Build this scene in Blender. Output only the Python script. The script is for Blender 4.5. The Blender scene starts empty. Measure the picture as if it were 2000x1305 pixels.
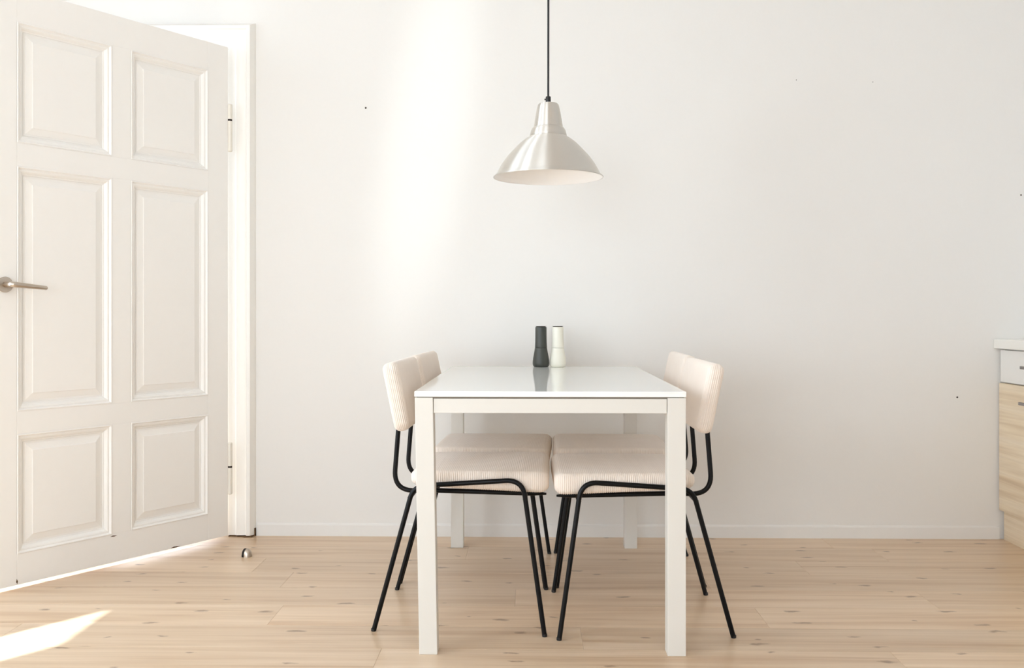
import bpy, bmesh, math, random
from mathutils import Vector, Matrix

random.seed(7)
scene = bpy.context.scene
col = scene.collection
R = math.radians

# ------------------------------------------------------------------ camera
HC = 0.947                       # eye height
cam_data = bpy.data.cameras.new('camera')
cam = bpy.data.objects.new('camera', cam_data)
col.objects.link(cam)
cam_data.sensor_width = 36.0
cam_data.lens = 1851 * 36.0 / 2000
cam_data.shift_y = -(652.5 - 612) / 2000
cam_data.clip_start = 0.05
cam.location = (0, 0, HC)
cam.rotation_euler = (R(90), 0, math.atan(36 / 1851))
scene.camera = cam

# ------------------------------------------------------------------ exposure
vs = scene.view_settings
vs.view_transform = 'Standard'
vs.look = 'None'
vs.gamma = 1.0
vs.use_curve_mapping = False
vs.exposure = 0.0
scene.display_settings.display_device = 'sRGB'
scene.cycles.max_bounces = 14
scene.cycles.diffuse_bounces = 9
scene.cycles.sample_clamp_indirect = 6.0

# ------------------------------------------------------------------ world, sun, daylight at the windows, added fill
XL = -2.60        # inner face of the left (window) wall
YB = 4.015        # face of the far wall
XR = 2.585        # right wall
YF = -2.60        # wall behind the camera
ZC = 3.00         # ceiling
WT = 0.15         # wall thickness
WIN_TOP = 2.43
WIN_SILL = 0.40
DAY = (0.81, 0.877, 1.0)         # cool daylight, balanced by the warm floor
WINS = [(-2.20, -0.75), (0.30, 1.41), (1.94, 3.20)]     # y ranges of the three windows; the first is added for fill

world = bpy.data.worlds.new('daylight')
scene.world = world
world.use_nodes = True
bg = world.node_tree.nodes['Background']
bg.inputs['Color'].default_value = (0.80, 0.875, 1.0, 1)
bg.inputs['Strength'].default_value = 2.2


def lamp(name, kind, energy, loc, target=None, color=(1, 1, 1)):
    d = bpy.data.lights.new(name, kind)
    d.energy = energy
    d.color = color
    o = bpy.data.objects.new(name, d)
    col.objects.link(o)
    o.location = loc
    if target is not None:
        v = Vector(target) - Vector(loc)
        o.rotation_euler = v.to_track_quat('-Z', 'Y').to_euler()
    return o


SUN_DIR = Vector((0.62, 0.785, -1.075))
sun = lamp('sun', 'SUN', 18.0, (-6, -4, 8), (-6 + SUN_DIR.x, -4 + SUN_DIR.y, 8 + SUN_DIR.z), (0.84, 0.89, 1.0))
sun.data.angle = R(0.7)

FILL_WIN = (-2.45, -0.70)     # x range of an unseen window added behind the camera for fill
WIN_POWER = [4, 92, 26]
for k, (ya, yb) in enumerate(WINS):
    a = lamp('window_daylight', 'AREA', WIN_POWER[k],
             (XL - WT - 0.03, (ya + yb) / 2, (WIN_TOP + WIN_SILL) / 2), (0, (ya + yb) / 2, (WIN_TOP + WIN_SILL) / 2),
             DAY)
    a.data.shape = 'RECTANGLE'
    a.data.size = yb - ya
    a.data.size_y = WIN_TOP - WIN_SILL
a = lamp('window_daylight', 'AREA', 86, ((FILL_WIN[0] + FILL_WIN[1]) / 2, YF - WT - 0.03, (WIN_TOP + WIN_SILL) / 2),
         ((FILL_WIN[0] + FILL_WIN[1]) / 2, 0, (WIN_TOP + WIN_SILL) / 2), DAY)  # added fill lamp, shines in from behind the camera
a.data.shape = 'RECTANGLE'
a.data.size = FILL_WIN[1] - FILL_WIN[0]
a.data.size_y = WIN_TOP - WIN_SILL
# sunlight thrown back by a window pane of the house across the street
glint = lamp('reflected_sun', 'SPOT', 260, (-3.20, -0.30, 2.10), (-0.43, YB, 1.72), (0.90, 0.94, 1.0))
glint.data.spot_size = R(12.0)
glint.data.spot_blend = 1.0
glint.data.shadow_soft_size = 0.05
glint.rotation_euler.rotate_axis('Z', R(-8))
glint.scale = (0.38, 2.2, 1.0)

# ------------------------------------------------------------------ materials


def new_mat(name):
    m = bpy.data.materials.new(name)
    m.use_nodes = True
    nt = m.node_tree
    b = nt.nodes['Principled BSDF']
    return m, nt, b


def srgb(r, g, b):
    f = lambda c: (c / 255 / 12.92) if c / 255 <= 0.04045 else ((c / 255 + 0.055) / 1.055) ** 2.4
    return (f(r), f(g), f(b), 1.0)


def simple(name, colr, rough=0.5, metal=0.0, bump=0.0, bscale=200.0, var=0.0, spec=0.5, coat=0.0):
    m, nt, b = new_mat(name)
    b.inputs['Roughness'].default_value = rough
    b.inputs['Metallic'].default_value = metal
    b.inputs['Specular IOR Level'].default_value = spec
    b.inputs['Coat Weight'].default_value = coat
    b.inputs['Coat Roughness'].default_value = 0.03
    tc = nt.nodes.new('ShaderNodeTexCoord')
    nz = nt.nodes.new('ShaderNodeTexNoise')
    nz.inputs['Scale'].default_value = bscale
    nz.inputs['Detail'].default_value = 4
    nt.links.new(tc.outputs['Object'], nz.inputs['Vector'])
    rmp = nt.nodes.new('ShaderNodeMixRGB')
    c2 = tuple(c * (1 - var) for c in colr[:3]) + (1,)
    rmp.inputs[1].default_value = colr
    rmp.inputs[2].default_value = c2
    nt.links.new(nz.outputs['Fac'], rmp.inputs[0])
    nt.links.new(rmp.outputs[0], b.inputs['Base Color'])
    if bump > 0:
        bp = nt.nodes.new('ShaderNodeBump')
        bp.inputs['Strength'].default_value = bump
        bp.inputs['Distance'].default_value = 0.002
        nt.links.new(nz.outputs['Fac'], bp.inputs['Height'])
        nt.links.new(bp.outputs['Normal'], b.inputs['Normal'])
    return m


M = {}
M['wall'] = simple('wall_paint', srgb(231, 229, 225), 0.75, bump=0.10, bscale=60, var=0.015, spec=0.3)
M['room_wall'] = simple('room_wall_paint', srgb(233, 233, 233), 0.85, bump=0.10, bscale=60, var=0.015, spec=0.3)
M['ceiling'] = simple('ceiling_paint', srgb(222, 222, 221), 0.9, bscale=20, var=0.02)
M['trim'] = simple('trim_enamel', srgb(243, 241, 236), 0.35, bump=0.04, bscale=40, var=0.02)
M['door'] = simple('door_enamel', srgb(245, 243, 239), 0.38, bump=0.05, bscale=35, var=0.02)
M['old_wood'] = simple('bare_old_wood', srgb(112, 82, 48), 0.8, bump=0.4, bscale=90, var=0.7)
M['hinge'] = simple('painted_hinge', srgb(238, 233, 222), 0.45, var=0.08, bscale=80)
M['dark_pin'] = simple('dark_hinge_pin', srgb(52, 40, 32), 0.5, metal=0.4, var=0.3)
M['steel'] = simple('brushed_steel', srgb(196, 184, 170), 0.28, metal=1.0, bump=0.03, bscale=300, var=0.05)
M['grey_handle'] = simple('grey_metal', srgb(150, 146, 146), 0.4, metal=0.7, var=0.05)
M['table_top'] = simple('white_glass_top', srgb(243, 244, 241), 0.05, var=0.01, bscale=8, spec=0.5)
M['table_frame'] = simple('white_powder_coat', srgb(221, 217, 209), 0.4, bump=0.03, bscale=400, var=0.01)
M['gap_shade'] = simple('dark_gap', srgb(120, 110, 98), 0.8, var=0.1)  # shade of the gap under the tabletop, put in as colour
M['black_tube'] = simple('black_steel_tube', srgb(5, 5, 7), 0.38, bump=0.02, bscale=500, var=0.1, spec=0.22)
M['black_plastic'] = simple('black_plastic', srgb(20, 19, 20), 0.45, var=0.1)
M['rubber'] = simple('black_rubber', srgb(34, 26, 24), 0.8, var=0.2)
M['mill_dark'] = simple('dark_green_grey_lacquer', srgb(62, 64, 58), 0.42, bscale=400, bump=0.04, var=0.08)
M['mill_white'] = simple('cream_lacquer', srgb(236, 233, 219), 0.42, bscale=400, bump=0.04, var=0.02)
M['mill_lid'] = simple('dark_steel_lid', srgb(90, 84, 76), 0.35, metal=0.8, var=0.1)
M['white_front'] = simple('white_laminate', srgb(236, 235, 232), 0.3, var=0.01)
M['worktop'] = simple('white_worktop', srgb(240, 239, 234), 0.35, bscale=150, var=0.02)
M['lamp_inner'] = simple('white_lamp_lining', srgb(244, 240, 236), 0.5, var=0.01)
M['cord'] = simple('black_cord', srgb(20, 20, 24), 0.55, var=0.1)
M['hole'] = simple('dark_plug', srgb(80, 70, 62), 0.9, var=0.2)
M['carcass'] = simple('grey_white_board', srgb(226, 224, 220), 0.45, var=0.02)


def mat_cloth():
    m, nt, b = new_mat('cream_corduroy')
    b.inputs['Roughness'].default_value = 0.95
    b.inputs['Specular IOR Level'].default_value = 0.15
    b.inputs['Sheen Weight'].default_value = 0.35
    b.inputs['Sheen Roughness'].default_value = 0.5
    tc = nt.nodes.new('ShaderNodeTexCoord')
    nz = nt.nodes.new('ShaderNodeTexNoise')
    nz.inputs['Scale'].default_value = 9
    nz.inputs['Detail'].default_value = 5
    nt.links.new(tc.outputs['Object'], nz.inputs['Vector'])
    mix = nt.nodes.new('ShaderNodeMixRGB')
    mix.inputs[1].default_value = srgb(240, 228, 216)
    mix.inputs[2].default_value = srgb(231, 216, 202)
    nt.links.new(nz.outputs['Fac'], mix.inputs[0])
    nt.links.new(mix.outputs[0], b.inputs['Base Color'])
    fz = nt.nodes.new('ShaderNodeTexNoise')
    fz.inputs['Scale'].default_value = 900
    nt.links.new(tc.outputs['Object'], fz.inputs['Vector'])
    bp = nt.nodes.new('ShaderNodeBump')
    bp.inputs['Strength'].default_value = 0.2
    bp.inputs['Distance'].default_value = 0.0008
    nt.links.new(fz.outputs['Fac'], bp.inputs['Height'])
    nt.links.new(bp.outputs['Normal'], b.inputs['Normal'])
    return m


M['cloth'] = mat_cloth()


def mat_wood(name, light, mid, dark, knotc, scl, rough, knots=True, randomize=True, spec=0.5, axis='X', tone=0.10):
    """plank wood: streaky grain along one object axis, per-object offset, sparse knots"""
    m, nt, b = new_mat(name)
    N, L = nt.nodes, nt.links
    tc = N.new('ShaderNodeTexCoord')
    oi = N.new('ShaderNodeObjectInfo')
    off = N.new('ShaderNodeCombineXYZ')
    mul = N.new('ShaderNodeMath'); mul.operation = 'MULTIPLY'; mul.inputs[1].default_value = 37.0 if randomize else 0.0
    L.new(oi.outputs['Random'], mul.inputs[0])
    mul2 = N.new('ShaderNodeMath'); mul2.operation = 'MULTIPLY'; mul2.inputs[1].default_value = 11.3
    L.new(mul.outputs[0], mul2.inputs[0])
    L.new(mul.outputs[0], off.inputs[0]); L.new(mul2.outputs[0], off.inputs[1])
    add = N.new('ShaderNodeVectorMath'); add.operation = 'ADD'
    L.new(tc.outputs['Object'], add.inputs[0]); L.new(off.outputs[0], add.inputs[1])

    def stretched(sx, sy, sz):
        mp = N.new('ShaderNodeMapping')
        s = (sx, sy, sz) if axis == 'X' else (sy, sx, sz)
        mp.inputs['Scale'].default_value = s
        L.new(add.outputs[0], mp.inputs['Vector'])
        return mp
    g1 = N.new('ShaderNodeTexNoise'); g1.inputs['Scale'].default_value = 1.0; g1.inputs['Detail'].default_value = 6
    g1.inputs['Distortion'].default_value = 0.6
    L.new(stretched(1.1 * scl, 22 * scl, 22 * scl).outputs[0], g1.inputs['Vector'])
    g2 = N.new('ShaderNodeTexNoise'); g2.inputs['Scale'].default_value = 1.0; g2.inputs['Detail'].default_value = 3
    L.new(stretched(2.5 * scl, 120 * scl, 120 * scl).outputs[0], g2.inputs['Vector'])
    ramp = N.new('ShaderNodeValToRGB')
    ramp.color_ramp.elements[0].position = 0.30; ramp.color_ramp.elements[0].color = dark
    ramp.color_ramp.elements[1].position = 0.72; ramp.color_ramp.elements[1].color = light
    e = ramp.color_ramp.elements.new(0.48); e.color = mid
    L.new(g1.outputs['Fac'], ramp.inputs[0])
    fine = N.new('ShaderNodeMixRGB'); fine.blend_type = 'MULTIPLY'; fine.inputs[0].default_value = 0.22
    fr = N.new('ShaderNodeValToRGB')
    fr.color_ramp.elements[0].position = 0.35; fr.color_ramp.elements[0].color = (0.62, 0.55, 0.48, 1)
    fr.color_ramp.elements[1].position = 0.6; fr.color_ramp.elements[1].color = (1, 1, 1, 1)
    L.new(g2.outputs['Fac'], fr.inputs[0])
    L.new(ramp.outputs[0], fine.inputs[1]); L.new(fr.outputs[0], fine.inputs[2])
    out = fine.outputs[0]
    if knots:
        # distort the lookup a little so that knots are not perfect discs
        vo = N.new('ShaderNodeTexVoronoi'); vo.inputs['Scale'].default_value = 1.0
        vo.inputs['Randomness'].default_value = 1.0
        vo.voronoi_dimensions = '2D'
        wob = N.new('ShaderNodeTexNoise'); wob.inputs['Scale'].default_value = 24.0; wob.inputs['Detail'].default_value = 3
        L.new(add.outputs[0], wob.inputs['Vector'])
        wm = N.new('ShaderNodeVectorMath'); wm.operation = 'MULTIPLY_ADD'
        wm.inputs[1].default_value = (0.26, 0.22, 0); 
        L.new(wob.outputs['Color'], wm.inputs[0]); L.new(stretched(3.9, 9.0, 0.0).outputs[0], wm.inputs[2])
        L.new(wm.outputs[0], vo.inputs['Vector'])
        kr = N.new('ShaderNodeValToRGB')
        kr.color_ramp.elements[0].position = 0.025; kr.color_ramp.elements[0].color = (1, 1, 1, 1)
        kr.color_ramp.elements[1].position = 0.085; kr.color_ramp.elements[1].color = (0, 0, 0, 1)
        sz = N.new('ShaderNodeSeparateColor'); L.new(vo.outputs['Color'], sz.inputs[0])
        sr = N.new('ShaderNodeMapRange'); sr.inputs['To Min'].default_value = 0.55; sr.inputs['To Max'].default_value = 1.35
        L.new(sz.outputs[1], sr.inputs['Value'])
        dv = N.new('ShaderNodeMath'); dv.operation = 'DIVIDE'
        L.new(vo.outputs['Distance'], dv.inputs[0]); L.new(sr.outputs[0], dv.inputs[1])
        L.new(dv.outputs[0], kr.inputs[0])
        # only some of the cells hold a knot
        sep = N.new('ShaderNodeSeparateColor')
        L.new(vo.outputs['Color'], sep.inputs[0])
        gt = N.new('ShaderNodeMath'); gt.operation = 'GREATER_THAN'; gt.inputs[1].default_value = 0.35
        L.new(sep.outputs[0], gt.inputs[0])
        amt = N.new('ShaderNodeMath'); amt.operation = 'MULTIPLY'
        L.new(kr.outputs[0], amt.inputs[0]); L.new(gt.outputs[0], amt.inputs[1])
        amt2 = N.new('ShaderNodeMath'); amt2.operation = 'MULTIPLY'; amt2.inputs[1].default_value = 0.75
        L.new(amt.outputs[0], amt2.inputs[0])
        km = N.new('ShaderNodeMixRGB'); km.inputs[2].default_value = knotc
        L.new(amt2.outputs[0], km.inputs[0]); L.new(out, km.inputs[1])
        out = km.outputs[0]
    # each plank its own tone
    hv = N.new('ShaderNodeHueSaturation')
    mr = N.new('ShaderNodeMapRange')
    mr.inputs['To Min'].default_value = 1 - tone; mr.inputs['To Max'].default_value = 1 + tone * 0.5
    L.new(oi.outputs['Random'], mr.inputs['Value'])
    if randomize:
        L.new(mr.outputs[0], hv.inputs['Value'])
    L.new(out, hv.inputs['Color'])
    L.new(hv.outputs[0], b.inputs['Base Color'])
    b.inputs['Roughness'].default_value = rough
    b.inputs['Specular IOR Level'].default_value = spec
    bp = N.new('ShaderNodeBump'); bp.inputs['Strength'].default_value = 0.06; bp.inputs['Distance'].default_value = 0.001
    L.new(g2.outputs['Fac'], bp.inputs['Height'])
    L.new(bp.outputs['Normal'], b.inputs['Normal'])
    return m


M['floor'] = mat_wood('pine_laminate', srgb(225, 201, 174), srgb(216, 190, 160), srgb(200, 168, 135), srgb(128, 100, 76),
                      1.0, 0.30, knots=True, spec=0.5)
M['cab_wood'] = mat_wood('pale_ash_laminate', srgb(243, 230, 208), srgb(236, 220, 193), srgb(217, 195, 163), srgb(150, 120, 90),
                         0.9, 0.4, knots=False, randomize=False, axis='Y')


def mat_alu():
    m, nt, b = new_mat('brushed_aluminium')
    b.inputs['Base Color'].default_value = srgb(232, 228, 221)
    b.inputs['Metallic'].default_value = 0.92
    b.inputs['Roughness'].default_value = 0.44
    b.inputs['Anisotropic'].default_value = 1.0
    b.inputs['Anisotropic Rotation'].default_value = 0.25
    tc = nt.nodes.new('ShaderNodeTexCoord')
    mp = nt.nodes.new('ShaderNodeMapping'); mp.inputs['Scale'].default_value = (4, 4, 500)
    nz = nt.nodes.new('ShaderNodeTexNoise'); nz.inputs['Scale'].default_value = 1
    nt.links.new(tc.outputs['Object'], mp.inputs['Vector']); nt.links.new(mp.outputs[0], nz.inputs['Vector'])
    bp = nt.nodes.new('ShaderNodeBump'); bp.inputs['Strength'].default_value = 0.08; bp.inputs['Distance'].default_value = 0.0005
    nt.links.new(nz.outputs['Fac'], bp.inputs['Height']); nt.links.new(bp.outputs['Normal'], b.inputs['Normal'])
    tg = nt.nodes.new('ShaderNodeTangent'); tg.direction_type = 'RADIAL'; tg.axis = 'Z'
    nt.links.new(tg.outputs[0], b.inputs['Tangent'])
    return m


M['alu'] = mat_alu()


def mat_pane():
    m, nt, b = new_mat('window_glass')
    nt.nodes.remove(b)
    out = nt.nodes['Material Output']
    tr = nt.nodes.new('ShaderNodeBsdfTransparent'); tr.inputs[0].default_value = (0.96, 0.98, 0.97, 1)
    gl = nt.nodes.new('ShaderNodeBsdfGlossy'); gl.inputs['Roughness'].default_value = 0.02
    mx = nt.nodes.new('ShaderNodeMixShader'); mx.inputs[0].default_value = 0.05
    nt.links.new(tr.outputs[0], mx.inputs[1]); nt.links.new(gl.outputs[0], mx.inputs[2])
    nt.links.new(mx.outputs[0], out.inputs['Surface'])
    return m


M['pane'] = mat_pane()

# ------------------------------------------------------------------ mesh helpers


class MB:
    def __init__(self):
        self.v, self.f = [], []

    def add(self, vs_, fs_):
        n = len(self.v)
        self.v += [tuple(p) for p in vs_]
        self.f += [tuple(i + n for i in f) for f in fs_]
        return self

    def box(self, x0, x1, y0, y1, z0, z1, c=0.0):
        """axis box, edges chamfered by c"""
        x0, x1 = min(x0, x1), max(x0, x1); y0, y1 = min(y0, y1), max(y0, y1); z0, z1 = min(z0, z1), max(z0, z1)
        if c <= 0:
            vs_ = [(x, y, z) for z in (z0, z1) for y in (y0, y1) for x in (x0, x1)]
            fs_ = [(0, 2, 3, 1), (4, 5, 7, 6), (0, 1, 5, 4), (2, 6, 7, 3), (0, 4, 6, 2), (1, 3, 7, 5)]
            return self.add(vs_, fs_)
        bm = bmesh.new()
        mat = Matrix.Translation(((x0 + x1) / 2, (y0 + y1) / 2, (z0 + z1) / 2)) @ Matrix.Diagonal((x1 - x0, y1 - y0, z1 - z0, 1))
        bmesh.ops.create_cube(bm, size=1, matrix=mat)
        bmesh.ops.bevel(bm, geom=bm.edges[:], offset=c, segments=2, profile=0.6, affect='EDGES')
        bm.verts.index_update()
        vs_ = [v.co.copy() for v in bm.verts]
        fs_ = [[v.index for v in f.verts] for f in bm.faces]
        bm.free()
        return self.add(vs_, fs_)

    def tube(self, pts, r, seg=14, cap=True, radii=None):
        pts = [Vector(p) for p in pts]
        n = len(pts)
        tang = []
        for i in range(n):
            a = pts[max(i - 1, 0)]; b_ = pts[min(i + 1, n - 1)]
            tang.append((b_ - a).normalized())
        ref = Vector((0, 1, 0)) if abs(tang[0].y) < 0.9 else Vector((1, 0, 0))
        up = (ref - tang[0] * ref.dot(tang[0])).normalized()
        vs_, fs_ = [], []
        for i in range(n):
            t = tang[i]
            up = (up - t * up.dot(t)).normalized()
            sd = t.cross(up)
            rr = radii[i] if radii else r
            for k in range(seg):
                a = 2 * math.pi * k / seg
                vs_.append(pts[i] + up * (math.cos(a) * rr) + sd * (math.sin(a) * rr))
        for i in range(n - 1):
            for k in range(seg):
                k2 = (k + 1) % seg
                fs_.append((i * seg + k, i * seg + k2, (i + 1) * seg + k2, (i + 1) * seg + k))
        if cap:
            fs_.append(tuple(range(seg))[::-1])
            fs_.append(tuple((n - 1) * seg + k for k in range(seg)))
        return self.add(vs_, fs_)

    def lathe(self, prof, seg=64, cx=0.0, cy=0.0, close=False):
        """prof: (r, z) from bottom to top, outward facing"""
        vs_, fs_ = [], []
        n = len(prof)
        for (r, z) in prof:
            for k in range(seg):
                a = 2 * math.pi * k / seg
                vs_.append((cx + max(r, 1e-5) * math.cos(a), cy + max(r, 1e-5) * math.sin(a), z))
        for i in range(n - 1 if not close else n):
            j = (i + 1) % n
            for k in range(seg):
                k2 = (k + 1) % seg
                fs_.append((i * seg + k, i * seg + k2, j * seg + k2, j * seg + k))
        return self.add(vs_, fs_)

    def frame_rings(self, x0, x1, z0, z1, prof, fill=False):
        """nested rectangles in the xz plane; prof = (inset, y); front faces +y"""
        vs_, fs_ = [], []
        for (o, y) in prof:
            vs_ += [(x0 + o, y, z0 + o), (x1 - o, y, z0 + o), (x1 - o, y, z1 - o), (x0 + o, y, z1 - o)]
        for i in range(len(prof) - 1):
            for k in range(4):
                k2 = (k + 1) % 4
                fs_.append((i * 4 + k, (i + 1) * 4 + k, (i + 1) * 4 + k2, i * 4 + k2))
        if fill:
            b_ = (len(prof) - 1) * 4
            fs_.append((b_, b_ + 3, b_ + 2, b_ + 1))
        return self.add(vs_, fs_)

    def build(self, name, mat, parent=None, smooth=False, auto=None):
        me = bpy.data.meshes.new(name)
        me.from_pydata(self.v, [], self.f)
        me.update()
        bm = bmesh.new(); bm.from_mesh(me)
        bmesh.ops.recalc_face_normals(bm, faces=bm.faces[:])
        if auto is not None:
            for e in bm.edges:
                if len(e.link_faces) == 2 and e.calc_face_angle(0) > R(auto):
                    e.smooth = False
        bm.to_mesh(me); bm.free()
        if smooth or auto is not None:
            me.polygons.foreach_set('use_smooth', [True] * len(me.polygons))
        me.materials.append(mat)
        o = bpy.data.objects.new(name, me)
        col.objects.link(o)
        if parent is not None:
            o.parent = parent
        return o


def empty(name, loc=(0, 0, 0), rz=0.0):
    o = bpy.data.objects.new(name, None)
    o.empty_display_size = 0.05
    col.objects.link(o)
    o.location = loc
    o.rotation_euler = (0, 0, rz)
    return o


def tag(o, label, cat, group=None):
    o['label'] = label
    o['category'] = cat
    if group:
        o['group'] = group
    return o


def structure(o, label=None):
    o['kind'] = 'structure'
    if label:
        o['label'] = label
    return o


def rounded(poly, radii, n=10):
    """polyline with rounded corners; poly 3D points, radii = tangent lengths at inner points"""
    P = [Vector(p) for p in poly]
    out = [P[0]]
    for i in range(1, len(P) - 1):
        a = (P[i - 1] - P[i]); b_ = (P[i + 1] - P[i])
        t = radii[i - 1]
        A = P[i] + a.normalized() * t; B = P[i] + b_.normalized() * t
        for k in range(n + 1):
            s = k / n
            out.append((1 - s) ** 2 * A + 2 * s * (1 - s) * P[i] + s * s * B)
    out.append(P[-1])
    return out


# ------------------------------------------------------------------ room shell
DOOR_L, DOOR_R, DOOR_T = -2.265, -1.280, 2.085      # opening in the far wall

wb = MB()
wb.box(DOOR_R, XR + WT, YB, YB + WT, -0.02, ZC)
wb.box(XL - WT, DOOR_L, YB, YB + WT, -0.02, ZC)
wb.box(DOOR_L, DOOR_R, YB, YB + WT, DOOR_T, ZC)
wall_back = structure(wb.build('wall_back', M['wall']), 'white painted plaster wall behind the table')

wl = MB()
edges = [YF - WT] + [v for w in WINS for v in w] + [YB]
for k in range(0, len(edges), 2):
    wl.box(XL - WT, XL, edges[k], edges[k + 1], -0.02, ZC)
for (ya, yb) in WINS:
    wl.box(XL - WT, XL, ya, yb, -0.02, WIN_SILL)
    wl.box(XL - WT, XL, ya, yb, WIN_TOP, ZC)
structure(wl.build('wall_left', M['room_wall']))
structure(MB().box(XR, XR + WT, YF - WT, YB, -0.02, ZC).build('wall_right', M['room_wall']))
wf = MB().box(XL - WT, FILL_WIN[0], YF - WT, YF, -0.02, ZC).box(FILL_WIN[1], XR + WT, YF - WT, YF, -0.02, ZC)
wf.box(FILL_WIN[0], FILL_WIN[1], YF - WT, YF, -0.02, WIN_SILL).box(FILL_WIN[0], FILL_WIN[1], YF - WT, YF, WIN_TOP, ZC)
structure(wf.build('wall_front', M['room_wall']))
structure(MB().box(XL - WT, XR + WT, YF - WT, YB + WT, ZC, ZC + 0.1).build('ceiling', M['ceiling']))

# windows of the left wall (they light the room; the first is an added fill window)
for k, (ya, yb) in enumerate(WINS):
    w = structure(empty('window_%d' % (k + 1), (XL - 0.08, (ya + yb) / 2, WIN_SILL)))
    hw = (yb - ya) / 2; hh = WIN_TOP - WIN_SILL
    fb = MB()
    t = 0.035 if k != 1 else 0.012
    fb.box(-0.03, 0.03, -hw, -hw + t, 0, hh); fb.box(-0.03, 0.03, hw - t, hw, 0, hh)
    fb.box(-0.03, 0.03, -hw, hw, 0, t); fb.box(-0.03, 0.03, -hw, hw, hh - 0.012, hh)
    fb.build('window_frame', M['trim'], w)
    if k == 1:
        yc = (ya + yb) / 2
        MB().box(-0.03, 0.03, 0.74 - yc, 0.96 - yc, 0, hh, 0.004).build('mullion', M['trim'], w)
    elif k == 2:
        yc = (ya + yb) / 2
        MB().box(-0.02, 0.02, 2.19 - yc, 2.225 - yc, 0, hh, 0.004).build('mullion', M['trim'], w)
    MB().box(-0.003, 0.003, -hw + t, hw - t, t, hh - 0.012).build('pane', M['pane'], w)
    MB().box(-0.02, 0.16, -hw - 0.03, hw + 0.03, -0.035, 0.0, 0.005).build('sill', M['trim'], w)

w = structure(empty('window_4', ((FILL_WIN[0] + FILL_WIN[1]) / 2, YF - 0.08, WIN_SILL)))  # unseen window, added so that frontal fill can enter
hw = (FILL_WIN[1] - FILL_WIN[0]) / 2; hh = WIN_TOP - WIN_SILL
fb = MB().box(-hw, -hw + 0.04, -0.03, 0.03, 0, hh).box(hw - 0.04, hw, -0.03, 0.03, 0, hh).box(-hw, hw, -0.03, 0.03, 0, 0.04)
fb.box(-hw, hw, -0.03, 0.03, hh - 0.04, hh).build('window_frame', M['trim'], w)
MB().box(-0.03, 0.03, -0.03, 0.03, 0, hh, 0.004).build('mullion', M['trim'], w)
MB().box(-hw + 0.04, hw - 0.04, -0.003, 0.003, 0.04, hh - 0.04).build('pane', M['pane'], w)

# hallway beyond the door
hw_ = MB()
hw_.box(-3.3, -0.6, YB + WT + 1.2, YB + WT + 1.3, -0.02, ZC)
hw_.box(-3.4, -3.3, YB + WT, YB + WT + 1.3, -0.02, ZC)
hw_.box(-0.6, -0.5, YB + WT, YB + WT + 1.3, -0.02, ZC)
hw_.box(-3.4, -0.5, YB + WT, YB + WT + 1.3, ZC, ZC + 0.1)
structure(hw_.build('wall_hallway', M['wall']))

# floor: slab plus single laminate boards
floor = structure(MB().box(XL - WT, XR + WT, YF - WT, YB + WT + 1.3, -0.12, -0.0125).build('floor', M['floor']),
                  'pale knotty pine laminate floor')
ROW = 0.195
Y0 = 3.644
joints_known = {0: [-1.02, 0.02, 1.012], 1: [-0.865, 0.62, 1.83], -1: [-2.0, -0.25, 1.37], 2: [-0.05, 1.31],
                3: [-0.80, 0.72, 2.0], 4: [-1.55, 0.15, 1.55], 5: [-0.42, 1.005]}


def plank(xa, xb, ya, yb):
    g = 0.00012
    c = 0.0006
    lx, ly = (xb - xa) / 2 - g, (yb - ya) / 2 - g
    vs_ = [(-lx, -ly, -0.012), (lx, -ly, -0.012), (lx, ly, -0.012), (-lx, ly, -0.012),
           (-lx, -ly, -c), (lx, -ly, -c), (lx, ly, -c), (-lx, ly, -c),
           (-lx + c, -ly + c, 0), (lx - c, -ly + c, 0), (lx - c, ly - c, 0), (-lx + c, ly - c, 0)]
    fs_ = [(0, 3, 2, 1)]
    for a in (0, 4):
        for k in range(4):
            k2 = (k + 1) % 4
            fs_.append((a + k, a + k2, a + 4 + k2, a + 4 + k))
    fs_.append((8, 9, 10, 11))
    o = MB().add(vs_, fs_).build('plank', M['floor'], floor)
    o.location = ((xa + xb) / 2, (ya + yb) / 2, 0)
    return o


r = 0
y_hi = Y0 + 2 * ROW
rows = []
row = -2
while True:
    yb = Y0 - row * ROW
    ya = yb - ROW
    yb2 = min(yb, YB)
    if yb2 <= YF:
        break
    if yb2 > ya:
        xs = joints_known.get(row)
        if xs is None:
            xs = []
            x = XL + 0.4 + random.random() * 1.3
            while x < XR - 0.2:
                xs.append(x)
                x += 1.30 + random.random() * 0.5
        xs = [XL] + [x for x in sorted(xs)] + [XR]
        for a, b_ in zip(xs[:-1], xs[1:]):
            plank(a, b_, max(ya, YF), yb2)
    row += 1
# boards of the hallway
for k in range(7):
    plank(-3.3, -0.6, YB + k * 0.195, YB + (k + 1) * 0.195)

# baseboard along the far wall
bb = MB()
prof = [(0, 0.0), (0.005, 0.0), (0.005, 0.046), (0.0035, 0.051), (0, 0.055)]
x0, x1 = -1.165, XR - 0.62
vs_ = [(x0, YB - d, z) for d, z in prof] + [(x1, YB - d, z) for d, z in prof]
n = len(prof)
fs_ = [(i, (i + 1) % n, n + (i + 1) % n, n + i) for i in range(n)] + [tuple(range(n))[::-1], tuple(range(n, 2 * n))]
structure(bb.add(vs_, fs_).build('baseboard_back', M['wall']), 'low white baseboard along the far wall')

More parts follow.
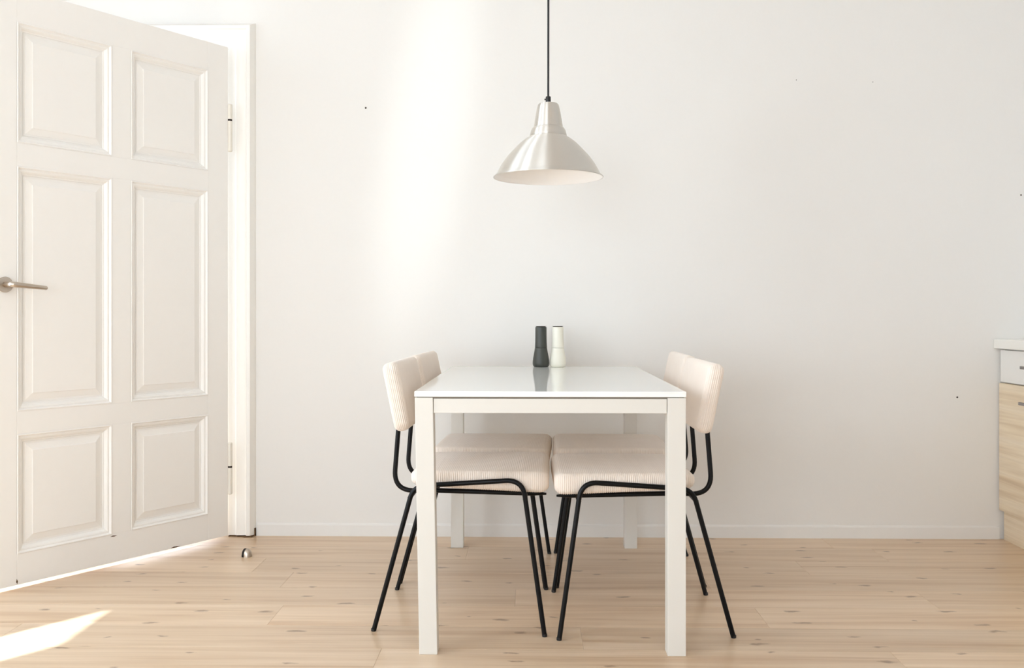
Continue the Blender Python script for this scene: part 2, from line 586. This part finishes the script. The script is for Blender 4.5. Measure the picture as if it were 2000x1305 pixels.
# small dark screw holes left in the far wall
for (x, z, rr) in ((-0.700, 1.820, 0.0042), (1.792, 0.594, 0.004), (2.057, 1.443, 0.0035), (1.12, 1.93, 0.002), (1.44, 1.92, 0.002)):
    hb = MB()
    hb.lathe([(0, -0.004), (rr, -0.003), (rr, 0.0), (rr * 0.5, 0.0012), (0, 0.0014)], 12)
    h = hb.build('screw_hole', M['hole'], wall_back, smooth=True)
    h.location = (x, YB, z)
    h.rotation_euler = (R(90), 0, 0)

# door casing (architrave), mitred
trim = structure(empty('trim_1', (-1.77, YB, 0)), 'white door casing in the far wall')
CO_R, CO_L, CO_T = -1.169, -2.376, 2.181
cprof = [(0.0, 0.0), (0.004, 0.012), (0.016, 0.035), (0.030, 0.037), (0.034, 0.028), (0.040, 0.026), (0.076, 0.026), (0.082, 0.020),
         (0.111, 0.020), (0.111, 0.0)]


def casing(kind):
    b_ = MB()
    vs_ = []
    for (o, h) in cprof:
        if kind == 'R':
            vs_ += [(CO_R - o, YB - h, 0.007), (CO_R - o, YB - h, CO_T - o)]
        elif kind == 'L':
            vs_ += [(CO_L + o, YB - h, 0.007), (CO_L + o, YB - h, CO_T - o)]
        else:
            vs_ += [(CO_L + o, YB - h, CO_T - o), (CO_R - o, YB - h, CO_T - o)]
    n = len(cprof)
    fs_ = [(2 * i, 2 * ((i + 1) % n), 2 * ((i + 1) % n) + 1, 2 * i + 1) for i in range(n)]
    fs_ += [tuple(2 * i for i in range(n)), tuple(2 * i + 1 for i in range(n))[::-1]]
    b_.add([(v[0] + 1.77, v[1] - YB, v[2]) for v in vs_], fs_)
    return b_


casing('R').build('side_casing', M['trim'], trim)
casing('L').build('side_casing', M['trim'], trim)
casing('T').build('head_casing', M['trim'], trim)
jb = MB()
jb.box(DOOR_R - 0.0, DOOR_R - 0.02, 0.0, WT, 0, DOOR_T)
jb.box(DOOR_L, DOOR_L + 0.02, 0.0, WT, 0, DOOR_T)
jb.box(DOOR_L + 0.02, DOOR_R - 0.02, 0.0, WT, DOOR_T - 0.02, DOOR_T)
jb.v = [(x + 1.77, y, z) for x, y, z in jb.v]
jb.build('jamb_lining', M['trim'], trim)
# rotted, unpainted foot of the casing beside the hinge
fb = MB()
nseg = 14
for k in range(nseg):
    xa = -1.281 + k * (0.111 / nseg); xb = xa + 0.111 / nseg
    d = 0.021 if k < 5 else (0.027 if k < 9 else 0.037)
    if k == nseg - 1:
        d = 0.018
    h = 0.003 + 0.0045 * random.random() + (0.002 if k > 10 else 0)
    fb.box(xa + 1.77, xb + 1.77, -d + 0.002 * random.random(), 0.0, 0.0, h)
fb.box(-1.174 + 1.77, -1.1685 + 1.77, -0.012, 0.0, 0.0, 0.034)
o = fb.build('bare_wood_foot', M['old_wood'], trim)
o['label'] = 'dark bare wood at the chipped foot of the casing'

# ------------------------------------------------------------------ the open panelled door
SC = 0.978
HX, HY = -1.289 * SC, 4.015 * SC
DDX, DDY = -0.55398, -0.83253
door = structure(empty('door_1', (HX, HY, 0), math.atan2(DDY, DDX)),
                 'white six panel door standing half open, steel lever handle')
zz = lambda z: HC + (z - HC) * SC
uu = lambda u: u * SC
U = [uu(v) for v in (0.0, 0.101, 0.459, 0.538, 0.900, 1.0)]
Z = [zz(v) for v in (0.0, 0.106, 0.525, 0.604, 1.461, 1.542, 1.965, 2.081)]
TH = 0.034
e = 0.0006
for (a, b_) in ((U[0], U[1]), (U[4], U[5])):
    MB().box(a, b_, -TH, 0, Z[0], Z[7], 0.0014).build('stile', M['door'], door)
for (za, zb) in ((Z[0], Z[1]), (Z[2], Z[3]), (Z[4], Z[5]), (Z[6], Z[7])):
    MB().box(U[1], U[4], -TH, -0.0002, za, zb, 0.0007).build('rail', M['door'], door)
for (za, zb) in ((Z[1], Z[2]), (Z[3], Z[4]), (Z[5], Z[6])):
    MB().box(U[2], U[3], -TH, -0.0003, za, zb, 0.0007).build('mullion', M['door'], door)
    for (ua, ub) in ((U[1], U[2]), (U[3], U[4])):
        pb = MB()
        pp = [(0.030, -0.0175), (0.037, -0.0175), (0.0375, -0.0165), (0.058, -0.0105), (0.0585, -0.0085), (0.0605, -0.0075)]
        pb.frame_rings(ua, ub, za, zb, pp, fill=True)
        # back of the panel
        pb.box(ua, ub, -TH + 0.006, -0.021, za, zb)
        p = pb.build('panel', M['door'], door)
        mb = MB()
        mp = [(0.0, 0.0), (0.0022, 0.0016), (0.0048, 0.0016), (0.0072, -0.0022), (0.0095, -0.0055), (0.0125, -0.0048), (0.0165, -0.0058),
              (0.0205, -0.0095), (0.0245, -0.0150), (0.0275, -0.0155), (0.0300, -0.0180)]
        mb.frame_rings(ua, ub, za, zb, mp)
        mb.build('moulding', M['door'], p)
cb = MB()
for (u_, z_, w_, h_) in ((0.254, zz(0.0) + 0.003, 0.022, 0.004), (0.52, zz(0.100), 0.014, 0.003), (0.880, zz(0.0) + 0.012, 0.003, 0.012)):
    cb.add([(u_ - w_, 0.0004, z_), (u_ - w_ * 0.2, 0.0004, z_ - h_ * 0.7), (u_ + w_, 0.0004, z_ - h_ * 0.1), (u_ + w_ * 0.3, 0.0004, z_ + h_ * 0.8),
            (u_ - w_, -0.001, z_), (u_ - w_ * 0.2, -0.001, z_ - h_ * 0.7), (u_ + w_, -0.001, z_ - h_ * 0.1), (u_ + w_ * 0.3, -0.001, z_ + h_ * 0.8)],
           [(0, 1, 2, 3), (4, 7, 6, 5), (0, 4, 5, 1), (1, 5, 6, 2), (2, 6, 7, 3), (3, 7, 4, 0)])
cb.build('paint_chip', M['old_wood'], door)
# lever handle
hu, hz = uu(0.943), zz(1.046)
hb = MB()
hb.lathe([(0.0, 0.0), (0.0255, 0.0), (0.0265, 0.002), (0.0265, 0.006), (0.0250, 0.0085), (0.0130, 0.0092), (0.0115, 0.0092), (0.0, 0.0092)], 40)
hb.v = [(x, z, y) for x, y, z in hb.v]
hb.v = [(x + hu, y, z + hz) for x, y, z in hb.v]
handle = hb.build('handle', M['steel'], door, auto=35)
handle['label'] = 'brushed steel lever handle'
path = rounded([(hu, 0.004, hz), (hu, 0.052, hz), (hu - 0.117, 0.056, hz - 0.0105)], [0.016], 8)
nn = len(path)
rad = [0.0095] * nn
rad[-1] = 0.0065
path.insert(nn - 1, path[-2].lerp(path[-1], 0.5)); rad.insert(nn - 1, 0.0080)
path.insert(nn, path[-2].lerp(path[-1], 0.93)); rad.insert(nn, 0.0070); rad[-1] = 0.0045
MB().tube(path, 0.009, 16, radii=rad).build('lever', M['steel'], handle, auto=50)
# two lift-off hinges with painted barrels and a dark bearing ring
for (za, zb, zm) in ((1.640, 1.838, 1.772), (0.176, 0.393, 0.291)):
    za, zb, zm = zz(za), zz(zb), zz(zm)
    hx, hy = -0.011, -0.002
    kb = MB().lathe([(0, za - 0.004), (0.006, za - 0.003), (0.0105, za), (0.0105, zm - 0.004), (0, zm - 0.004)], 20, hx, hy)
    kb.box(hx, 0.02, -0.006, -0.004, za + 0.004, zm - 0.006)
    hinge = kb.build('hinge', M['hinge'], door, auto=40)
    MB().lathe([(0, zm + 0.004), (0.0105, zm + 0.004), (0.0105, zb), (0.006, zb + 0.003), (0, zb + 0.004)], 20, hx, hy).build(
        'upper_barrel', M['hinge'], hinge, auto=40)
    MB().lathe([(0, zm - 0.004), (0.0098, zm - 0.004), (0.0098, zm + 0.004), (0, zm + 0.004)], 20, hx, hy).build('bearing_ring', M['dark_pin'], hinge, auto=40)

# ------------------------------------------------------------------ table
TX0, TX1, TY0, TY1, TZ = -0.322, 0.430, 2.622, 3.872, 0.7305
table = tag(empty('dining_table', ((TX0 + TX1) / 2, (TY0 + TY1) / 2, 0)),
            'white rectangular dining table with glossy top and square metal legs', 'table')
cx, cy = (TX0 + TX1) / 2, (TY0 + TY1) / 2
hx, hy = (TX1 - TX0) / 2, (TY1 - TY0) / 2
MB().box(-hx, hx, -hy, hy, TZ - 0.0155, TZ, 0.0018).build('tabletop', M['table_top'], table)
LW = 0.0505
ZL = TZ - 0.0175
for sx in (-1, 1):
    for sy in (-1, 1):
        b_ = MB().box(sx * (hx - 0.001) - (LW if sx > 0 else 0), sx * (hx - 0.001) + (0 if sx > 0 else LW),
                      sy * (hy - 0.001) - (LW if sy > 0 else 0), sy * (hy - 0.001) + (0 if sy > 0 else LW), 0, ZL, 0.0016)
        if sx < 0 and sy < 0:
            b_.v = [(x + 0.0125 * (1 - z / ZL), y, z) for x, y, z in b_.v]      # this leg stands a little askew
        b_.build('leg', M['table_frame'], table)
ax, ay = hx - 0.001 - LW, hy - 0.001 - LW
for s in (-1, 1):
    yo = s * (hy - 0.004)
    MB().box(-ax + 0.0015, ax - 0.0015, yo, yo - s * 0.025, ZL - 0.043, ZL - 0.003, 0.0012).build('apron', M['table_frame'], table)
    xo = s * (hx - 0.004)
    MB().box(xo, xo - s * 0.025, -ay + 0.0015, ay - 0.0015, ZL - 0.043, ZL - 0.003, 0.0012).build('apron', M['table_frame'], table)
gb = MB()  # dark strip filling the gap below the top, stands for its shade
for s in (-1, 1):
    gb.box(-hx + 0.006, hx - 0.006, s * (hy - 0.006), s * (hy - 0.028), ZL - 0.004, ZL + 0.0021)
    gb.box(s * (hx - 0.006), s * (hx - 0.028), -hy + 0.028, hy - 0.028, ZL - 0.004, ZL + 0.0021)
gb.build('gap_shade_strip', M['gap_shade'], table)

# ------------------------------------------------------------------ chairs
RIB = 0.0056


def rrect(hw, hh, rad, n=7):
    """rounded rectangle outline as (a, b, na, nb) with outward normals"""
    out = []
    for (sx, sz, a0) in ((1, 1, 0), (-1, 1, 90), (-1, -1, 180), (1, -1, 270)):
        for k in range(n + 1):
            a = R(a0 + 90 * k / n)
            out.append((sx * (hw - rad) + rad * math.cos(a), sz * (hh - rad) + rad * math.sin(a), math.cos(a), math.sin(a)))
    return out


def seat_mesh():
    xa, xb = -0.150, 0.2665
    step = RIB / 4
    ns = int((xb - xa) / step)
    vs_, fs_ = [], []
    per = None
    for i in range(ns + 1):
        x = xa + i * step
        t = min(x - xa, xb - x)
        rib = 0.0020 * abs(math.sin(math.pi * i / 4)) ** 0.7 - 0.0012
        Re = 0.026
        inset = Re - math.sqrt(max(Re * Re - max(Re - t, 0) ** 2, 0)) if t < Re else 0
        Rc = 0.05
        insy = Rc - math.sqrt(max(Rc * Rc - max(Rc - t, 0) ** 2, 0)) if t < Rc else 0
        s = (x - xa) / (xb - xa)
        hw = 0.2035 + 0.0135 * s - insy * 0.8
        zt, zb = 0.4765, 0.4305 - 0.0170 * s
        hh = (zt - zb) / 2 - inset * 0.72
        rd = min(0.019, hh * 0.85)
        pts = rrect(hw, hh, rd)
        # extra points on the broad sides for the crown
        dense = []
        m = len(pts)
        for j in range(m):
            p, q = pts[j], pts[(j + 1) % m]
            dense.append(p)
            if abs(p[0] - q[0]) > 0.1:
                for k in range(1, 9):
                    u_ = k / 9
                    dense.append(tuple(p[w] * (1 - u_) + q[w] * u_ for w in range(4)))
        per = len(dense)
        for (y, z, ny, nz) in dense:
            crown = (0.007 * (1 - (y / hw) ** 2) * min(1, t / 0.08) if z > 0 else 0)
            # sag of the padding towards the middle makes the soft dimple of use
            top = 0.3 if nz > 0.75 else 1.0            # the pile lies flatter on the sitting face
            vs_.append((x, y + ny * rib * top, (zt + zb) / 2 + z + crown + nz * rib * top))
    for i in range(ns):
        for k in range(per):
            k2 = (k + 1) % per
            fs_.append((i * per + k, i * per + k2, (i + 1) * per + k2, (i + 1) * per + k))
    fs_.append(tuple(range(per))[::-1]); fs_.append(tuple(ns * per + k for k in range(per)))
    return MB().add(vs_, fs_)


def back_mesh():
    hw, ht, rd = 0.214, 0.0225, 0.017
    H = 0.208
    base = []
    # outline sampled evenly along its length, a quarter rib per step
    dense = rrect(hw, ht, rd, 12)
    m = len(dense)
    segs = []
    tot = 0
    for j in range(m):
        p, q = dense[j], dense[(j + 1) % m]
        l = math.hypot(p[0] - q[0], p[1] - q[1])
        segs.append((tot, l, p, q)); tot += l
    nr = round(tot / RIB) * 4
    j = 0
    for i in range(nr):
        d = i / nr * tot
        while j < m - 1 and d > segs[j][0] + segs[j][1]:
            j += 1
        s0, l, p, q = segs[j]
        u_ = (d - s0) / l if l > 1e-9 else 0
        base.append(tuple(p[w] * (1 - u_) + q[w] * u_ for w in range(4)))
    rings = [0.0, 0.0008, 0.003, 0.007, 0.012, 0.018, 0.028, 0.05, 0.08, 0.104]
    rings = rings + [H - v for v in rings[::-1][1:]]
    vs_, fs_ = [], []
    axis0 = Vector((-0.1695, 0.595)); axis1 = Vector((-0.2125, 0.803))
    ax_ = (axis1 - axis0).normalized()
    for h in rings:
        t = min(h, H - h)
        Re = 0.018
        ins = Re - math.sqrt(max(Re * Re - (Re - t) ** 2, 0)) if t < Re else 0
        ridge = max(0.0, min(1.0, t / 0.01))
        # plan corners of the cushion rounded as well
        Rc = 0.030
        insw = Rc - math.sqrt(max(Rc * Rc - (Rc - t) ** 2, 0)) if t < Rc else 0
        for i, (y, x, ny, nx) in enumerate(base):
            rib = (0.0020 * abs(math.sin(math.pi * i / 4)) ** 0.7 - 0.0012) * ridge * (0.3 if nx > 0.95 and abs(y) < hw - 0.025 else 1.0)
            yy = y * (hw - insw * 0.75) / hw + ny * rib
            puff = 0.003 * (1 - (y / hw) ** 2) * (1 if x > 0 else 0.4) * (1 if abs(x) > ht - 0.004 else 0)
            xx = x * (ht - ins * 0.85) / ht + nx * rib + (puff if x > 0 else -puff) * min(1, t / 0.04)
            # xx runs across the cushion (forward positive), h along the tilted axis
            px = axis0.x + ax_.x * h + xx * ax_.y
            pz = axis0.y + ax_.y * h - xx * ax_.x
            vs_.append((px, yy, pz))
    n = len(base)
    for i in range(len(rings) - 1):
        for k in range(n):
            k2 = (k + 1) % n
            fs_.append((i * n + k, i * n + k2, (i + 1) * n + k2, (i + 1) * n + k))
    fs_.append(tuple(range(n))[::-1]); fs_.append(tuple((len(rings) - 1) * n + k for k in range(n)))
    return MB().add(vs_, fs_)


TR = 0.0073


def make_chair():
    c = empty('dining_chair')
    seat_mesh().build('seat', M['cloth'], c, smooth=True)
    back_mesh().build('backrest', M['cloth'], c, smooth=True)
    for s in (-1, 1):
        A = Vector((0.254, s * 0.236, 0.0)); B = Vector((0.189, s * 0.2255, 0.457))
        C = Vector((-0.136, s * 0.2135, 0.4335)); D = Vector((-0.256, s * 0.210, 0.0))
        front = rounded([A, B, B.lerp(C, 0.3)], [0.050], 12)
        rail = [B.lerp(C, 0.3), B.lerp(C, 0.5), B.lerp(C, 0.7)]
        back = rounded([B.lerp(C, 0.7), C, D], [0.038], 12)
        lf = MB().tube(front, TR).build('leg', M['black_tube'], c, auto=50)
        lb = MB().tube(back, TR).build('leg', M['black_tube'], c, auto=50)
        MB().tube(rail, TR).build('side_rail', M['black_tube'], c, auto=50)
        for lg, P in ((lf, A), (lb, D)):
            MB().lathe([(0, 0.0), (TR - 0.0006, 0.0), (TR + 0.0003, 0.001), (TR + 0.0003, 0.008), (TR - 0.001, 0.0082)], 16, P.x, P.y).build(
                'foot_cap', M['black_plastic'], lg, auto=40)
        yb = s * 0.132
        bt = rounded([(-0.193, yb, 0.612), (-0.2095, yb, 0.403), (-0.10, yb, 0.4065), (0.258, yb, 0.3985)], [0.066, 0.03], 12)
        bt.insert(len(bt) - 1, bt[-2].lerp(bt[-1], 0.86))
        MB().tube(bt, TR, radii=[TR] * (len(bt) - 1) + [TR * 0.45]).build('back_tube', M['black_tube'], c, auto=50)
    for (x, z, w) in ((0.196, 0.4005, 0.229), (-0.1475, 0.398, 0.212)):
        MB().tube([(x, -w, z), (x, 0, z), (x, w, z)], TR * 0.9).build('crossbar', M['black_tube'], c, auto=50)
    return c


def copy_thing(src):
    n = src.copy(); col.objects.link(n)
    for ch in src.children:
        c = ch.copy(); col.objects.link(c); c.parent = n
        for g in ch.children:
            d = g.copy(); col.objects.link(d); d.parent = c
    return n


chair0 = make_chair()
spots = [(-0.206, 3.019, -1.5, 'cream corduroy chair on black tube legs, left of the table at its near end'),
         (0.335, 2.985, 180.5, 'cream corduroy chair on black tube legs, right of the table at its near end'),
         (-0.191, 3.512, -2.8, 'cream corduroy chair left of the table, the farther one towards the wall'),
         (0.349, 3.502, 179.0, 'cream corduroy chair right of the table, the farther one towards the wall')]
for i, (x, y, a, lab) in enumerate(spots):
    ch = chair0 if i == 0 else copy_thing(chair0)
    ch.location = (x, y, 0)
    ch.rotation_euler = (0, 0, R(a))
    tag(ch, lab, 'chair', 'corduroy chairs around the table')

# ------------------------------------------------------------------ pendant lamp
PX, PY = 0.059, 3.14
pend = tag(empty('pendant_lamp', (PX, PY, 1.396)), 'brushed aluminium bell shaped pendant lamp on a black cord above the table', 'lamp')
z0 = 1.396
outer = [(0.1805, 0.000), (0.1785, 0.0055), (0.1730, 0.0095), (0.1690, 0.0160), (0.1640, 0.0270), (0.1555, 0.0420), (0.1450, 0.0570), (0.1340, 0.0710),
         (0.1215, 0.0850), (0.1080, 0.0990), (0.0965, 0.1110), (0.0850, 0.1205), (0.0740, 0.1285), (0.0640, 0.1345), (0.0610, 0.1362)]
MB().lathe(outer, 96).build('shade', M['alu'], pend, auto=40)
inner = [(r_ - 0.0014, z_ - 0.0010 if k else z_) for k, (r_, z_) in enumerate(outer)] + [(0.0, 0.1345)]
MB().lathe(inner, 96).build('shade_lining', M['lamp_inner'], pend, auto=40)
MB().lathe([(0.182, 0.0), (0.1825, 0.0012), (0.1818, 0.0024), (0.1795, 0.0026), (0.1788, 0.0012), (0.1795, 0.0)], 96, close=True).build('rim', M['alu'], pend, smooth=True)
MB().lathe([(0.0595, 0.1345), (0.0612, 0.1372), (0.0606, 0.1440), (0.0575, 0.1560), (0.0535, 0.1630), (0.0500, 0.1665), (0.047, 0.1668)], 64).build(
    'collar', M['alu'], pend, auto=40)
MB().lathe([(0.0482, 0.1672), (0.0482, 0.1690), (0.0450, 0.190), (0.0405, 0.216), (0.0365, 0.234), (0.0345, 0.2412), (0.0310, 0.2450), (0.025, 0.2462), (0, 0.2465)], 64).build(
    'cap', M['alu'], pend, auto=40)
gr = MB().lathe([(0.0, 0.2455), (0.0080, 0.2455), (0.0085, 0.2465), (0.0085, 0.266), (0.0078, 0.2685), (0.0036, 0.2695), (0, 0.2695)], 24)
gr.tube([(-0.008, 0, 0.2595), (-0.0125, 0, 0.2595)], 0.0024, 10)
gr.build('cord_grip', M['black_plastic'], pend, auto=40)
cz = ZC - z0
MB().tube([(0, 0, 0.266), (0.0004, 0, 0.6), (0.0012, 0, 1.0), (0, 0, cz - 0.02)], 0.0034, 12).build('cord', M['cord'], pend, auto=50)
MB().lathe([(0, cz - 0.055), (0.012, cz - 0.055), (0.030, cz - 0.045), (0.045, cz - 0.020), (0.048, cz - 0.0005), (0, cz - 0.0005)], 40).build(
    'ceiling_cup', M['black_plastic'], pend, auto=40)

# ------------------------------------------------------------------ the two mills on the table


def mill(x, y, m, label):
    e_ = tag(empty('pepper_mill' if m == 'mill_dark' else 'salt_mill', (x, y, TZ)), label, 'mill', 'grinding mills on the table')
    low = [(0, 0.0), (0.0262, 0.0), (0.0290, 0.0012), (0.0318, 0.0050), (0.0332, 0.0105), (0.0336, 0.0165), (0.0331, 0.0250), (0.0312, 0.0390), (0.0290, 0.0510),
           (0.0268, 0.0630), (0.0250, 0.0740), (0.0247, 0.0762), (0.0, 0.0764)]
    MB().lathe(low, 48).build('grinder_base', M[m], e_, auto=40)
    up = [(0, 0.0768), (0.0243, 0.0768), (0.0247, 0.0774), (0.0243, 0.0850), (0.0236, 0.0980), (0.0232, 0.1150), (0.0231, 0.1320), (0.0230, 0.1500), (0.0229, 0.1580),
          (0.0222, 0.1608), (0.0, 0.1612)]
    MB().lathe(up, 48).build('grinder_top', M[m], e_, auto=40)
    MB().lathe([(0, 0.1612), (0.0190, 0.1612), (0.0195, 0.1632), (0.0226, 0.1640), (0.0222, 0.1650), (0.0, 0.1652)], 48).build('lid', M['mill_lid'], e_, auto=40)
    return e_


mill(0.0425, 3.831, 'mill_dark', 'dark grey green bottle shaped mill on the far end of the table')
mill(0.1105, 3.831, 'mill_white', 'cream bottle shaped mill with dark lid on the far end of the table')

# ------------------------------------------------------------------ kitchen unit on the right
KX, KY0, KY1 = 1.966, 3.270, 4.005
KD = XR - 0.002 - KX
kit = tag(empty('kitchen_cabinet', (KX, (KY0 + KY1) / 2, 0)), 'kitchen base unit with white drawer over pale ash front, by right wall', 'cabinet')
kh = (KY1 - KY0) / 2
MB().box(0.019, KD, -kh, kh, 0.115, 0.799, 0.001).build('carcass', M['carcass'], kit)
dw = MB().box(0.0, 0.018, -kh + 0.0015, kh - 0.0015, 0.661, 0.794, 0.001).build('drawer_front', M['white_front'], kit)
df = MB().box(-0.006, 0.018, -kh + 0.0015, kh - 0.0015, 0.125, 0.656, 0.001).build('door_front', M['cab_wood'], kit)
df['label'] = 'pale ash wood front'
MB().box(0.012, 0.030, -kh + 0.004, kh - 0.006, 0.0, 0.118, 0.001).box(0.030, KD, -kh + 0.004, -kh + 0.022, 0.0, 0.118, 0.001).build('plinth', M['cab_wood'], kit)
for (par, zc, xf) in ((dw, 0.731, 0.0), (df, 0.588, -0.006)):
    ha, hb_ = -0.165, 0.165
    b_ = MB().box(xf - 0.024, xf - 0.014, ha, hb_, zc - 0.006, zc + 0.006, 0.002)
    for yy in (ha + 0.02, hb_ - 0.02):
        b_.box(xf - 0.016, xf, yy - 0.005, yy + 0.005, zc - 0.005, zc + 0.005)
    hd = b_.build('bar_handle', M['grey_handle'], par)
    hd['label'] = 'grey metal bar handle'
wt = MB().box(KX - 0.024, XR - 0.001, KY0 - 0.02, YB - 0.001, 0.8, 0.8395, 0.004).build('worktop', M['worktop'])
tag(wt, 'white kitchen worktop lying on the base unit at right', 'worktop')

# ------------------------------------------------------------------ door stop on the floor
stp = tag(empty('door_stop', (-1.106, 3.672, 0), R(-24)), 'small steel dome door stop with black rubber face on the floor', 'door stop')
sb = MB()
ns, na = 8, 18
vs_, fs_ = [], []
for i in range(ns + 1):
    t = i / ns * math.pi / 2
    for k in range(na + 1):
        a = -math.pi / 2 + math.pi * k / na
        vs_.append((0.002 + 0.021 * math.cos(t) * math.cos(a), 0.019 * math.cos(t) * math.sin(a), 0.031 * math.sin(t) ** 0.9))
for i in range(ns):
    for k in range(na):
        fs_.append((i * (na + 1) + k, i * (na + 1) + k + 1, (i + 1) * (na + 1) + k + 1, (i + 1) * (na + 1) + k))
sb.add(vs_, fs_)
sb.build('dome', M['steel'], stp, smooth=True)
rb = MB()
prof = [(0.018 * math.cos(math.pi * k / 12), 0.030 * math.sin(math.pi * k / 12) ** 0.8) for k in range(13)]
vs_ = [(-0.009, y, z) for y, z in prof] + [(0.002, y * 1.03, z * 1.03) for y, z in prof]
n = len(prof)
fs_ = [(i, (i + 1) % n, n + (i + 1) % n, n + i) for i in range(n)] + [tuple(range(n)), tuple(range(n, 2 * n))[::-1]]
rb.add(vs_, fs_)
p = rb.build('rubber_pad', M['rubber'], stp)
p['label'] = 'black rubber face'
MB().box(-0.020, -0.007, -0.008, 0.008, 0, 0.004, 0.001).build('foot_plate', M['steel'], stp)
